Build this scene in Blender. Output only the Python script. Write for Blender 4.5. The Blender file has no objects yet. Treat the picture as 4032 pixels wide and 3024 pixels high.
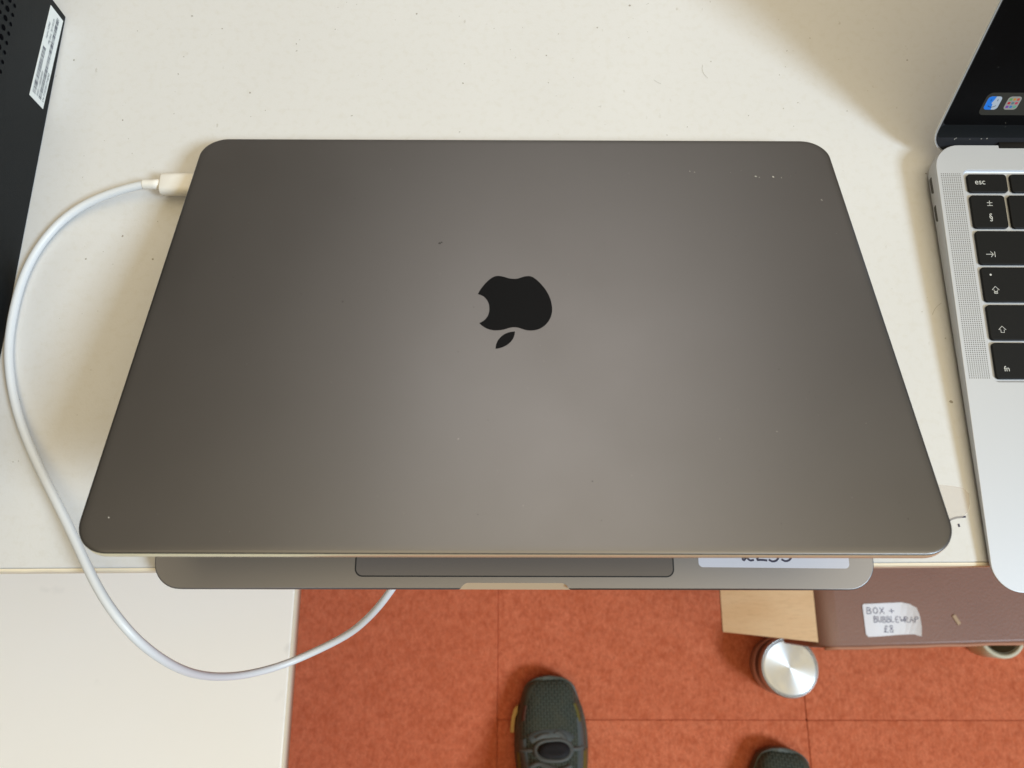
import bpy, bmesh, math, random
from mathutils import Matrix, Vector
from math import radians, sin, cos, pi
random.seed(7)
sc = bpy.context.scene
col = sc.collection

# ------------------------------------------------------------------ camera
cd = bpy.data.cameras.new('camera')
cd.sensor_width = 36.0
cd.lens = 3062.14 / 4032 * 36.0
cd.clip_start = 0.01
cd.clip_end = 50
cd.dof.use_dof = True
cd.dof.focus_distance = 0.36
cd.dof.aperture_fstop = 17.0
cam = bpy.data.objects.new('camera', cd)
cam.location = (-0.00238, -0.00684, 0.34665)
cam.rotation_euler = (radians(15.97638), radians(-0.21013), radians(0.10155))
col.objects.link(cam)
sc.camera = cam

# ------------------------------------------------------------------ light
world = bpy.data.worlds.new('World')
sc.world = world
world.use_nodes = True
bg = world.node_tree.nodes['Background']
bg.inputs['Color'].default_value = (1.0, 0.82, 0.54, 1)
bg.inputs['Strength'].default_value = 0.11

def area_lamp(name, loc, target, sx, sy, power, color):
    l = bpy.data.lights.new(name, 'AREA')
    l.shape = 'RECTANGLE'
    l.size, l.size_y = sx, sy
    l.energy = power
    l.color = color
    o = bpy.data.objects.new(name, l)
    o.location = loc
    d = Vector(target) - Vector(loc)
    o.rotation_euler = d.to_track_quat('-Z', 'Y').to_euler()
    col.objects.link(o)
    return o
# window light from the viewer's right, added overhead fill for an unseen ceiling
area_lamp('window_lamp', (5.2, -3.05, 5.2), (0.05, 0.08, 0), 1.8, 1.8, 555, (0.65, 0.825, 1.0))
area_lamp('overhead_fill', (0.42, -0.22, 2.2), (0.42, -0.219, 0), 2.6, 3.1, 43.0, (1.0, 0.85, 0.55))
area_lamp('lid_sheen_fill', (0.19, 2.05, 1.85), (0, 0.1, 0), 1.15, 1.45, 13.0, (0.98, 0.955, 0.91))  # added lamp behind the table, brightens the lid's reflection

sc.view_settings.view_transform = 'Standard'
sc.view_settings.look = 'None'
sc.view_settings.exposure = 0.0
sc.view_settings.gamma = 1.0
sc.render.engine = 'CYCLES'

# ------------------------------------------------------------------ materials
def srgb(r, g, b):
    f = lambda c: (c / 12.92 if c <= 0.04045 else ((c + 0.055) / 1.055) ** 2.4)
    return tuple(f(v / 255.0) for v in (r, g, b))

class Mat:
    def __init__(s, name, color, rough=0.5, metal=0.0, spec=0.5, aniso=0.0):
        s.m = bpy.data.materials.new(name)
        s.m.use_nodes = True
        s.nt = s.m.node_tree
        s.b = s.nt.nodes['Principled BSDF']
        s.b.inputs['Base Color'].default_value = (*color, 1)
        s.b.inputs['Roughness'].default_value = rough
        s.b.inputs['Metallic'].default_value = metal
        s.b.inputs['Specular IOR Level'].default_value = spec
        s.color = color
        s.csock = None
        s.bsock = None
        s.co = s.nt.nodes.new('ShaderNodeTexCoord').outputs['Object']
    def n(s, t, **kw):
        nd = s.nt.nodes.new(t)
        for k, v in kw.items():
            setattr(nd, k, v)
        return nd
    def ln(s, a, b):
        s.nt.links.new(a, b)
    def coords(s, scale=(1, 1, 1)):
        mp = s.n('ShaderNodeMapping')
        mp.inputs['Scale'].default_value = scale
        s.ln(s.co, mp.inputs['Vector'])
        return mp.outputs['Vector']
    def noise(s, scale, detail=3, vec=None, rough=0.55):
        t = s.n('ShaderNodeTexNoise')
        t.inputs['Scale'].default_value = scale
        t.inputs['Detail'].default_value = detail
        t.inputs['Roughness'].default_value = rough
        s.ln(vec or s.coords(), t.inputs['Vector'])
        return t.outputs['Fac']
    def remap(s, sock, a, b, c=0.0, d=1.0):
        t = s.n('ShaderNodeMapRange')
        t.inputs['From Min'].default_value = a
        t.inputs['From Max'].default_value = b
        t.inputs['To Min'].default_value = c
        t.inputs['To Max'].default_value = d
        s.ln(sock, t.inputs['Value'])
        return t.outputs['Result']
    def math(s, op, a, b):
        t = s.n('ShaderNodeMath', operation=op)
        for i, v in enumerate((a, b)):
            if hasattr(v, 'links'):
                s.ln(v, t.inputs[i])
            else:
                t.inputs[i].default_value = v
        return t.outputs[0]
    def tint(s, fac, color, amount=1.0):
        """mix the base colour towards color by fac*amount"""
        t = s.n('ShaderNodeMix', data_type='RGBA')
        if amount != 1.0:
            fac = s.math('MULTIPLY', fac, amount)
        s.ln(fac, t.inputs[0])
        if s.csock is None:
            t.inputs[6].default_value = (*s.color, 1)
        else:
            s.ln(s.csock, t.inputs[6])
        t.inputs[7].default_value = (*color, 1)
        s.csock = t.outputs[2]
        s.ln(s.csock, s.b.inputs['Base Color'])
        return s
    def rough(s, fac, a, b):
        s.ln(s.remap(fac, 0.3, 0.7, a, b), s.b.inputs['Roughness'])
        return s
    def bump(s, height, strength, dist=0.001):
        t = s.n('ShaderNodeBump')
        t.inputs['Strength'].default_value = strength
        t.inputs['Distance'].default_value = dist
        s.ln(height, t.inputs['Height'])
        if s.bsock is not None:
            s.ln(s.bsock, t.inputs['Normal'])
        s.bsock = t.outputs['Normal']
        s.ln(s.bsock, s.b.inputs['Normal'])
        return s
    def specks(s, scale, size, keep, color, amount=1.0, stretch=(1, 1, 1)):
        """sparse small spots: voronoi cells, a random share of them kept"""
        v = s.n('ShaderNodeTexVoronoi')
        v.inputs['Scale'].default_value = scale
        v.inputs['Randomness'].default_value = 1.0
        wob = s.n('ShaderNodeTexNoise')
        wob.inputs['Scale'].default_value = scale * 14
        s.ln(s.coords(), wob.inputs['Vector'])
        add = s.n('ShaderNodeMix', data_type='RGBA', blend_type='LINEAR_LIGHT')
        add.inputs[0].default_value = 0.012 / max(scale, 1) * 8
        s.ln(s.coords(stretch), add.inputs[6])
        s.ln(wob.outputs['Color'], add.inputs[7])
        s.ln(add.outputs[2], v.inputs['Vector'])
        sep = s.n('ShaderNodeSeparateColor')
        s.ln(v.outputs['Color'], sep.inputs[0])
        # radius varies with the cell
        r = s.remap(sep.outputs[1], 0, 1, size * 0.35, size)
        dot = s.math('LESS_THAN', v.outputs['Distance'], r)
        kp = s.math('GREATER_THAN', sep.outputs[0], 1 - keep)
        f = s.math('MULTIPLY', dot, kp)
        f = s.math('MULTIPLY', f, s.remap(sep.outputs[2], 0, 1, 0.35, 1.0))
        return s.tint(f, color, amount)

M = {}
def mk(key, *a, **k):
    M[key] = Mat(key, *a, **k)
    return M[key]

t = mk('tabletop_laminate', (0.672, 0.663, 0.655), 0.42)
t.tint(t.remap(t.noise(9, 4), 0.35, 0.7), (0.65, 0.637, 0.625), 0.5)
t.tint(t.remap(t.noise(260, 3), 0.5, 0.8), (0.58, 0.55, 0.49), 0.35)
t.specks(70, 0.060, 0.22, (0.30, 0.28, 0.25), 0.75)
t.specks(150, 0.10, 0.20, (0.45, 0.42, 0.37), 0.55, (1, 0.45, 1))
t.specks(21, 0.022, 0.35, (0.12, 0.10, 0.08), 0.95)
t.bump(t.noise(900, 2), 0.12, 0.0004)
t.rough(t.noise(14, 4), 0.36, 0.55)
mk('edge_band', (0.80, 0.70, 0.54), 0.45).specks(60, 0.05, 0.3, (0.5, 0.36, 0.22), 0.7)
t = mk('white_board', (0.97, 0.93, 0.87), 0.5)
t.tint(t.remap(t.noise(7, 4), 0.4, 0.7), (0.96, 0.91, 0.83), 0.6)
t.specks(16, 0.020, 0.22, (0.42, 0.40, 0.37), 0.8)
t.tint(t.remap(t.noise(26, 3), 0.66, 0.80), (0.66, 0.64, 0.60), 0.5)
t.bump(t.noise(600, 2), 0.08, 0.0004)
mk('table_steel', (0.35, 0.35, 0.36), 0.4, 0.9)

t = mk('grey_aluminium', (0.205, 0.198, 0.198), 0.44, 0.95)
t.tint(t.remap(t.noise(5, 3), 0.35, 0.7), (0.203, 0.192, 0.191), 0.7)
t.specks(26, 0.010, 0.22, (0.55, 0.53, 0.48), 0.7)
t.specks(9, 0.006, 0.5, (0.05, 0.05, 0.05), 0.8)
t.bump(t.noise(3800, 2), 0.05, 0.0002)
t.rough(t.noise(8, 5, None, 0.6), 0.375, 0.44)
mk('grey_edge_glint', (0.76, 0.71, 0.50), 0.32, 0.42)  # cream colour carries the warm floor reflection on notch and lid edge
t = mk('grey_aluminium_lifted', (0.275, 0.262, 0.265), 0.46, 0.9)  # same aluminium in a lighter copy, lifts the shade under the lid
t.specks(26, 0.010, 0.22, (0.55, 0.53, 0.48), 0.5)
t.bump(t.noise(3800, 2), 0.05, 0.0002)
t = mk('trackpad_glass', (0.150, 0.135, 0.132), 0.34, 0.35)
t.specks(70, 0.03, 0.12, (0.4, 0.38, 0.36), 0.6)
mk('black_gap', (0.006, 0.006, 0.007), 0.6)
t = mk('emblem_black', (0.0045, 0.0045, 0.005), 0.32, 0.0, 0.06)
t.specks(160, 0.05, 0.05, (0.16, 0.15, 0.14), 0.7)
t = mk('silver_aluminium', (0.555, 0.575, 0.625), 0.46, 0.35)
t.tint(t.remap(t.noise(6, 3), 0.4, 0.7), (0.535, 0.555, 0.60), 0.6)
t.specks(60, 0.012, 0.2, (0.35, 0.33, 0.3), 0.6)
t.bump(t.noise(3800, 2), 0.05, 0.0002)
t = mk('key_black', (0.0075, 0.0078, 0.0085), 0.5, 0, 0.18)
t.specks(260, 0.06, 0.14, (0.10, 0.10, 0.09), 0.7)
mk('legend_white', (0.62, 0.62, 0.60), 0.5)
t = mk('screen_glass', (0.0035, 0.0035, 0.004), 0.13, 0.0, 0.16)
t.specks(120, 0.035, 0.25, (0.20, 0.20, 0.17), 0.6)
t.rough(t.noise(30, 5), 0.10, 0.30)
mk('screen_chin', (0.008, 0.0095, 0.011), 0.3, 0, 0.2).specks(90, 0.05, 0.2, (0.3, 0.3, 0.27), 0.7)
mk('rubber_dark', (0.012, 0.013, 0.018), 0.6)
mk('grille_hole', (0.09, 0.085, 0.08), 0.7)
mk('port_dark', (0.045, 0.042, 0.040), 0.5)
t = mk('cable_white', (0.715, 0.735, 0.765), 0.38)
t.bump(t.noise(500, 2), 0.05, 0.0003)
mk('plug_white', (0.82, 0.785, 0.73), 0.4)
mk('plug_steel', (0.5, 0.5, 0.5), 0.3, 1.0)
t = mk('case_black', (0.0085, 0.0110, 0.0130), 0.5, 0, 0.10)
t.bump(t.noise(1400, 2), 0.3, 0.0004)
mk('hole_black', (0.0008, 0.001, 0.002), 0.9, 0, 0.05)
mk('sticker_paper', (0.80, 0.82, 0.80), 0.55)
mk('print_ink', (0.045, 0.045, 0.07), 0.6)
t = mk('label_paper', (0.66, 0.665, 0.76), 0.6)
t.tint(t.remap(t.noise(60, 3), 0.4, 0.7), (0.62, 0.63, 0.71), 0.6)
t = mk('label_paper_white', (0.93, 0.93, 0.96), 0.55)
t.tint(t.remap(t.noise(40, 3), 0.4, 0.7), (0.90, 0.89, 0.88), 0.6)
mk('pen_ink', (0.035, 0.032, 0.07), 0.5)
mk('pen_ink_grey', (0.16, 0.16, 0.23), 0.5)
t = mk('brown_vinyl', (0.280, 0.140, 0.095), 0.42)
t.tint(t.remap(t.noise(8, 3), 0.35, 0.7), (0.245, 0.118, 0.080), 0.8)
t.bump(t.noise(330, 3), 0.22, 0.001)
t.specks(24, 0.02, 0.2, (0.36, 0.27, 0.22), 0.5)
mk('brown_seam', (0.50, 0.23, 0.13), 0.6)
t = mk('pale_cardboard', (0.95, 0.66, 0.38), 0.65)
t.tint(t.remap(t.noise(14, 4, t.coords((1, 3, 1))), 0.35, 0.7), (0.88, 0.57, 0.30), 0.8)
t.tint(t.remap(t.noise(70, 6, t.coords((1, 6, 1)), 0.7), 0.5, 0.75), (0.70, 0.44, 0.22), 0.5)
t.specks(60, 0.05, 0.2, (0.5, 0.32, 0.17), 0.6)
t.bump(t.noise(90, 4, t.coords((1, 4, 1))), 0.3, 0.001)
mk('cardboard_edge', (0.36, 0.22, 0.12), 0.8)
t = mk('carpet', (0.80, 0.225, 0.110), 0.95, 0, 0.1)
t.tint(t.remap(t.noise(26, 5), 0.36, 0.66), (0.62, 0.145, 0.060), 0.85)
t.tint(t.remap(t.noise(85, 5, None, 0.65), 0.44, 0.66), (0.46, 0.095, 0.040), 0.75)
t.tint(t.remap(t.noise(120, 4, t.coords((1.6, 0.8, 1))), 0.40, 0.78), (0.90, 0.31, 0.165), 0.7)
t.tint(t.remap(t.noise(300, 3, t.coords((1.7, 0.7, 1)), 0.7), 0.50, 0.72), (0.42, 0.09, 0.038), 0.6)
vo = t.n('ShaderNodeTexVoronoi')
vo.inputs['Scale'].default_value = 430
t.ln(t.coords((1.3, 0.75, 1)), vo.inputs['Vector'])
lp_ = t.remap(vo.outputs['Distance'], 0.15, 0.75)
t.tint(lp_, (0.45, 0.10, 0.045), 0.35)
t.specks(14, 0.02, 0.25, (0.60, 0.46, 0.40), 0.45)
oi = t.n('ShaderNodeObjectInfo')
t.tint(oi.outputs['Random'], (0.52, 0.115, 0.050), 0.22)
t.bump(lp_, 0.25, -0.002)
mk('floor_dark', (0.22, 0.065, 0.035), 0.9)
t = mk('brushed_disc', (0.60, 0.605, 0.61), 0.36, 0.9)
t.rough(t.noise(60, 5, None, 0.65), 0.30, 0.46)
t.b.inputs['Anisotropic'].default_value = 0.80
t.b.inputs['Anisotropic Rotation'].default_value = 0.25
tg = t.n('ShaderNodeTangent', direction_type='RADIAL', axis='Z')
t.ln(tg.outputs['Tangent'], t.b.inputs['Tangent'])
mk('tin_steel', (0.50, 0.49, 0.47), 0.36, 0.9)
mk('tin_band', (0.10, 0.10, 0.11), 0.35, 0.6)
mk('cream_paper', (0.66, 0.60, 0.43), 0.5)
mk('cream_core', (0.22, 0.19, 0.12), 0.7)
t = mk('shoe_mesh', (0.105, 0.130, 0.100), 0.5)
mp = t.n('ShaderNodeMapping')
mp.inputs['Rotation'].default_value = (0, 0, pi / 2)
t.ln(t.co, mp.inputs['Vector'])
sx_ = t.n('ShaderNodeSeparateXYZ'); t.ln(mp.outputs['Vector'], sx_.inputs[0])
cx_ = t.n('ShaderNodeCombineXYZ'); t.ln(sx_.outputs[0], cx_.inputs[0]); t.ln(sx_.outputs[1], cx_.inputs[1])
br = t.n('ShaderNodeTexBrick')
br.offset = 0.5
for nm, vv in (('Scale', 1.0), ('Mortar Size', 0.00065), ('Mortar Smooth', 0.7), ('Brick Width', 0.0078), ('Row Height', 0.0042)):
    br.inputs[nm].default_value = vv
t.ln(cx_.outputs[0], br.inputs['Vector'])
rim = t.math('SUBTRACT', 1.0, br.outputs['Fac'])
t.tint(rim, (0.024, 0.032, 0.025), 0.92)
t.tint(t.remap(t.noise(60, 3), 0.45, 0.7), (0.085, 0.088, 0.055), 0.4)
t.bump(rim, 0.8, -0.0012)
t = mk('shoe_rubber', (0.060, 0.064, 0.046), 0.5)
t.tint(t.remap(t.noise(40, 3), 0.4, 0.7), (0.045, 0.040, 0.022), 0.8)
mk('shoe_overlay', (0.085, 0.102, 0.102), 0.5).bump(M['shoe_overlay'].noise(500, 2), 0.2, 0.001)
mk('shoe_lace', (0.095, 0.10, 0.092), 0.7).specks(300, 0.3, 0.3, (0.08, 0.08, 0.07), 0.8)
mk('shoe_yellow', (0.60, 0.36, 0.07), 0.5)
mk('shoe_olive', (0.13, 0.11, 0.02), 0.5)
mk('shoe_red', (0.10, 0.035, 0.02), 0.6)
mk('shoe_black', (0.008, 0.007, 0.008), 0.8)
t = mk('clear_tape', (0.84, 0.79, 0.75), 0.2)
t.b.inputs['Alpha'].default_value = 0.32

def glow(key, c, strength):
    m = Mat(key, (0.01, 0.01, 0.01), 0.3)
    m.b.inputs['Emission Color'].default_value = (*c, 1)
    m.b.inputs['Emission Strength'].default_value = strength
    M[key] = m
glow('glow_dock', srgb(70, 70, 62), 0.35)
glow('glow_blue', srgb(22, 120, 225), 0.85)
glow('glow_pale', srgb(175, 190, 205), 0.85)
glow('glow_grey', srgb(150, 152, 148), 0.8)
glow('glow_line', srgb(30, 50, 80), 0.6)
for i, c in enumerate(((95, 160, 90), (190, 140, 60), (190, 80, 60), (180, 40, 50), (90, 120, 130), (190, 60, 90), (120, 60, 160), (60, 120, 190), (90, 170, 140))):
    glow('glow_dot_%d' % i, srgb(*c), 0.8)

# ------------------------------------------------------------------ builders
WM = {}
def tag(o, label=None, cat=None, group=None, kind=None):
    if label: o['label'] = label
    if cat: o['category'] = cat
    if group: o['group'] = group
    if kind: o['kind'] = kind
    return o

def thing(name, loc, label, cat, rotz=0.0, group=None):
    o = bpy.data.objects.new(name, None)
    o.empty_display_size = 0.02
    o.location = loc
    o.rotation_euler = (0, 0, rotz)
    col.objects.link(o)
    WM[o] = Matrix.Translation(loc) @ Matrix.Rotation(rotz, 4, 'Z')
    return tag(o, label, cat, group)

def obj(name, me, mat, parent=None, mw=None, local=None):
    """mw: world matrix; local: matrix in the parent's frame"""
    o = bpy.data.objects.new(name, me)
    if mat is not None and not len(me.materials):
        for m in (mat if isinstance(mat, (list, tuple)) else [mat]):
            me.materials.append(M[m].m)
    col.objects.link(o)
    if parent is not None:
        o.parent = parent
        if mw is not None:
            lm = WM[parent].inverted() @ mw
        else:
            lm = local or Matrix.Identity(4)
        o.matrix_basis = lm
        WM[o] = WM[parent] @ lm
    else:
        WM[o] = mw or Matrix.Identity(4)
        o.matrix_basis = WM[o]
    return o

def mesh(name, verts, faces, smooth=False):
    me = bpy.data.meshes.new(name)
    me.from_pydata([tuple(v) for v in verts], [], faces)
    if smooth:
        for p in me.polygons: p.use_smooth = True
    me.update()
    return me

def rr(x0, x1, y0, y1, r, n=8):
    """rounded rectangle outline, counter-clockwise"""
    r = max(min(r, (x1 - x0) / 2 - 1e-6, (y1 - y0) / 2 - 1e-6), 1e-6)
    pts = []
    for cx, cy, a0 in ((x1 - r, y1 - r, 0), (x0 + r, y1 - r, 90), (x0 + r, y0 + r, 180), (x1 - r, y0 + r, 270)):
        for i in range(n + 1):
            a = radians(a0 + 90 * i / n)
            pts.append((cx + r * cos(a), cy + r * sin(a)))
    return pts

def slab(name, x0, x1, y0, y1, r, prof, n=8, zmap=None):
    """stack of rounded rectangles; prof = [(inset, z), ...] from bottom to top"""
    V, F = [], []
    k = None
    for ins, z in prof:
        ring = rr(x0 + ins, x1 - ins, y0 + ins, y1 - ins, max(r - ins, 2e-4), n)
        k = len(ring)
        for x, y in ring:
            V.append((x, y, zmap(y, z) if zmap else z))
    for j in range(len(prof) - 1):
        for i in range(k):
            a, b = j * k + i, j * k + (i + 1) % k
            F.append((a, b, b + k, a + k))
    side = len(F)
    F.append(tuple(reversed(range(k))))
    F.append(tuple(range((len(prof) - 1) * k, len(prof) * k)))
    me = mesh(name, V, F)
    for p in me.polygons:
        p.use_smooth = p.index < side
    return me

def box(name, x0, x1, y0, y1, z0, z1, bev=0.001):
    return slab(name, x0, x1, y0, y1, bev, [(bev, z0), (0, z0 + bev), (0, z1 - bev), (bev * .3, z1 - bev * .3), (bev, z1)], 3)

def plate(name, pts, z0, z1, bev=0.0):
    """extruded outline with a small rounded top edge"""
    k = len(pts)
    V = [(x, y, z0) for x, y in pts] + [(x, y, z1) for x, y in pts]
    F = [(i, (i + 1) % k, k + (i + 1) % k, k + i) for i in range(k)]
    F.append(tuple(range(k, 2 * k)))
    F.append(tuple(reversed(range(k))))
    return mesh(name, V, F)

def chaikin(pts, it=2, closed=True):
    for _ in range(it):
        out = []
        k = len(pts)
        for i in range(k if closed else k - 1):
            a, b = Vector(pts[i]), Vector(pts[(i + 1) % k])
            out += [tuple(a * .75 + b * .25), tuple(a * .25 + b * .75)]
        if not closed:
            out = [pts[0]] + out + [pts[-1]]
        pts = out
    return pts

def catmull(P, n=6):
    P = [Vector(p) for p in P]
    Q = [P[0] * 2 - P[1]] + P + [P[-1] * 2 - P[-2]]
    out = []
    for i in range(1, len(Q) - 2):
        a, b, c, d = Q[i - 1], Q[i], Q[i + 1], Q[i + 2]
        for j in range(n):
            t = j / n
            out.append(0.5 * ((2 * b) + (c - a) * t + (2 * a - 5 * b + 4 * c - d) * t * t + (3 * b - a - 3 * c + d) * t ** 3))
    out.append(P[-1])
    return out

def tube(name, path, rad, seg=14, cap=True):
    path = [Vector(p) for p in path]
    V, F = [], []
    up = Vector((0, 0, 1))
    nrm = None
    for i, p in enumerate(path):
        d = (path[min(i + 1, len(path) - 1)] - path[max(i - 1, 0)]).normalized()
        if nrm is None:
            nrm = d.cross(up)
            if nrm.length < 1e-4: nrm = d.cross(Vector((1, 0, 0)))
        nrm = (nrm - d * nrm.dot(d)).normalized()
        bn = d.cross(nrm)
        r = rad(i / (len(path) - 1)) if callable(rad) else rad
        for k in range(seg):
            a = 2 * pi * k / seg
            V.append(p + nrm * (r * cos(a)) + bn * (r * sin(a)))
    for i in range(len(path) - 1):
        for k in range(seg):
            a, b = i * seg + k, i * seg + (k + 1) % seg
            F.append((a, a + seg, b + seg, b))
    me0 = len(F)
    if cap:
        F.append(tuple(range(seg)))
        F.append(tuple(reversed(range((len(path) - 1) * seg, len(path) * seg))))
    me = mesh(name, V, F)
    for p in me.polygons: p.use_smooth = p.index < me0
    return me

def lathe(name, prof, seg=48, flat=()):
    V, F = [], []
    for r, z in prof:
        for k in range(seg):
            a = 2 * pi * k / seg
            V.append((max(r, 1e-5) * cos(a), max(r, 1e-5) * sin(a), z))
    for i in range(len(prof) - 1):
        for k in range(seg):
            a, b = i * seg + k, i * seg + (k + 1) % seg
            F.append((a, b, b + seg, a + seg))
    me = mesh(name, V, F)
    for p in me.polygons: p.use_smooth = (p.index // seg) not in flat
    return me

def ribbon(strokes, w, z=0.0):
    """flat pen strokes, joined: each stroke is a 2-D polyline; ends tapered a little"""
    V, F = [], []
    for st in strokes:
        P = [Vector(p) for p in st]
        b = len(V)
        for i, p in enumerate(P):
            d = P[min(i + 1, len(P) - 1)] - P[max(i - 1, 0)]
            if d.length < 1e-9: d = Vector((1, 0))
            d.normalize()
            nn = Vector((-d.y, d.x)) * (w / 2)
            e = d * (w * .35) if i == len(P) - 1 else (d * (-w * .35) if i == 0 else Vector((0, 0)))
            V.append((*(p + nn + e), z)); V.append((*(p - nn + e), z))
        for i in range(len(P) - 1):
            a = b + 2 * i
            F.append((a, a + 1, a + 3, a + 2))
    return V, F

GL = {  # pen letters in a 0..1 box
 'B': [[(0, 0), (.05, 1)], [(.05, 1), (.5, .95), (.55, .7), (.1, .52), (.6, .45), (.65, .12), (.3, -.02), (0, 0)]],
 'O': [[(.4, 1), (.1, .8), (0, .4), (.2, .05), (.5, .05), (.7, .4), (.65, .8), (.4, 1)]],
 'X': [[(0, 0), (.65, 1)], [(.05, 1), (.65, 0)]],
 '+': [[(.35, .1), (.35, .8)], [(0, .45), (.7, .45)]],
 'U': [[(0, 1), (0, .3), (.2, 0), (.45, .05), (.55, .4), (.55, 1)]],
 'L': [[(.05, 1), (0, 0), (.5, .03)]],
 'E': [[(.55, 1), (.02, .95), (0, 0), (.55, .03)], [(0, .5), (.45, .52)]],
 'W': [[(0, 1), (.15, 0), (.38, .7), (.55, 0), (.8, 1)]],
 'R': [[(0, 0), (.05, 1), (.5, .95), (.55, .65), (.05, .5), (.6, 0)]],
 'A': [[(0, 0), (.3, 1), (.6, 0)], [(.1, .38), (.5, .38)]],
 'P': [[(0, 0), (.05, 1), (.5, .95), (.55, .65), (.05, .48)]],
 '£': [[(.62, .8), (.5, 1), (.3, .95), (.25, .6), (.25, .3), (.12, .02), (.0, .08), (.05, .22), (.25, .2), (.45, .02), (.65, .06)], [(.05, .5), (.5, .52)]],
 '8': [[(.35, .52), (.1, .7), (.15, .95), (.45, 1), (.55, .8), (.35, .52), (.05, .3), (.1, .03), (.45, 0), (.58, .25), (.35, .52)]],
 '2': [[(.05, .8), (.25, 1), (.5, .9), (.5, .65), (.2, .3), (0, .05), (.3, .08), (.62, .05)]],
 '5': [[(.6, 1), (.12, .97), (.08, .58), (.4, .62), (.6, .38), (.5, .1), (.2, 0), (0, .1)]],
}
def pen(text, h, w, adv=0.85, jit=0.03, xs=1.0):
    S, x = [], 0.0
    for ch in text:
        if ch == ' ':
            x += .5; continue
        dx, dy = random.uniform(-jit, jit), random.uniform(-jit, jit)
        for st in GL[ch]:
            s2 = chaikin([(x + a + dx, b + dy) for a, b in st], 1, False) if len(st) > 3 else [(x + a + dx, b + dy) for a, b in st]
            S.append([(a * h * xs, b * h) for a, b in s2])
        x += adv
    return S

def text_mesh(name, body, size):
    c = bpy.data.curves.new(name, 'FONT')
    c.body = body
    c.size = size
    c.align_x = 'LEFT'
    o = bpy.data.objects.new(name, c)
    col.objects.link(o)
    dg = bpy.context.evaluated_depsgraph_get()
    me = bpy.data.meshes.new_from_object(o.evaluated_get(dg))
    bpy.data.objects.remove(o)
    bpy.data.curves.remove(c)
    me.name = name
    me.materials.clear()
    return me

def cut(me, cutters):
    """boolean difference, returns a new mesh"""
    o = bpy.data.objects.new('work', me)
    col.objects.link(o)
    cs = []
    for cme in cutters:
        c = bpy.data.objects.new('cutter', cme)
        col.objects.link(c)
        cs.append(c)
        md = o.modifiers.new('cut', 'BOOLEAN')
        md.operation = 'DIFFERENCE'
        md.solver = 'EXACT'
        md.object = c
        md.material_mode = 'TRANSFER'
    dg = bpy.context.evaluated_depsgraph_get()
    out = bpy.data.meshes.new_from_object(o.evaluated_get(dg))
    for x in cs + [o]:
        bpy.data.objects.remove(x)
    return out

def join(meshes):
    bm = bmesh.new()
    for me, mx in meshes:
        k = len(bm.verts)
        bm.from_mesh(me)
        bm.verts.ensure_lookup_table()
        for v in bm.verts[k:]:
            v.co = mx @ v.co
    out = bpy.data.meshes.new('joined')
    bm.to_mesh(out)
    bm.free()
    return out

T = Matrix.Translation
def RX(a): return Matrix.Rotation(a, 4, 'X')
def RY(a): return Matrix.Rotation(a, 4, 'Y')
def RZ(a): return Matrix.Rotation(a, 4, 'Z')

FLOOR = -0.90
# ------------------------------------------------------------------ floor of carpet tiles
fl = obj('floor', box('floor', -2.2, 2.6, -1.9, 1.6, FLOOR - .05, FLOOR - .0068), 'floor_dark')
tag(fl, kind='structure')
TS = 0.4598
tile = slab('carpet_tile', 0.0001, TS - 0.0001, 0.0001, TS - 0.0001, 0.002, [(0, -.0064), (0, -.0012), (.0004, -.0005), (.0016, 0)], 2)
for i in range(-4, 5):
    off = {0: -.168, -1: -.168 - .21, 1: -.168}.get(i, -.168 - .13 * (i % 3))
    for j in range(-3, 3):
        x = -.0195 + i * TS
        k = random.randrange(4) * (1 if (i, j) not in ((0, -1), (0, 0)) else 0)
        m = T((x + TS / 2, off + j * TS + TS / 2, FLOOR + random.uniform(-.0006, .0006))) @ RZ(k * pi / 2 + random.uniform(-.0006, .0006)) @ T((-TS / 2, -TS / 2, 0))
        obj('carpet_tile', tile, 'carpet', fl, mw=m)

# ------------------------------------------------------------------ main table
ROT = 0.0083
tb = thing('table', (0.1, 0.40, FLOOR), 'large cream tabletop that the laptops and the black computer stand on', 'table', ROT)
TY0 = .0100 - .40          # front edge in the table's frame
obj('tabletop', slab('tabletop', -1.15, 1.15, TY0 + .0012, .42, .004, [(.0, -.018), (0, -.0008), (.0008, 0)], 3), 'tabletop_laminate', tb, local=T((0, 0, -FLOOR)))
# edging strip: slightly ragged
V, F = [], []
N = 420
for i in range(N + 1):
    x = -1.145 + 2.29 * i / N
    j = random.uniform(-.00012, .00012) + (random.random() < .03) * .0003
    for (y, z) in ((TY0 + .0012, -.0176), (TY0 - .0002, -.0176), (TY0 - .0002 + j, -.0012), (TY0 + .0004 + j, -.0006), (TY0 + .0012, -.0005)):
        V.append((x, y, z))
for i in range(N):
    for k in range(4):
        a = i * 5 + k
        F.append((a, a + 1, a + 6, a + 5))
obj('edge_strip', mesh('edge_strip', V, F), 'edge_band', tb, local=T((0, 0, -FLOOR)))
lg = box('leg', -.02, .02, -.02, .02, 0, -FLOOR - .018, .003)
for x in (-1.08, 1.08):
    for y in (-.30, .36):
        obj('leg', lg, 'table_steel', tb, local=T((x, y, 0)))
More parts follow.
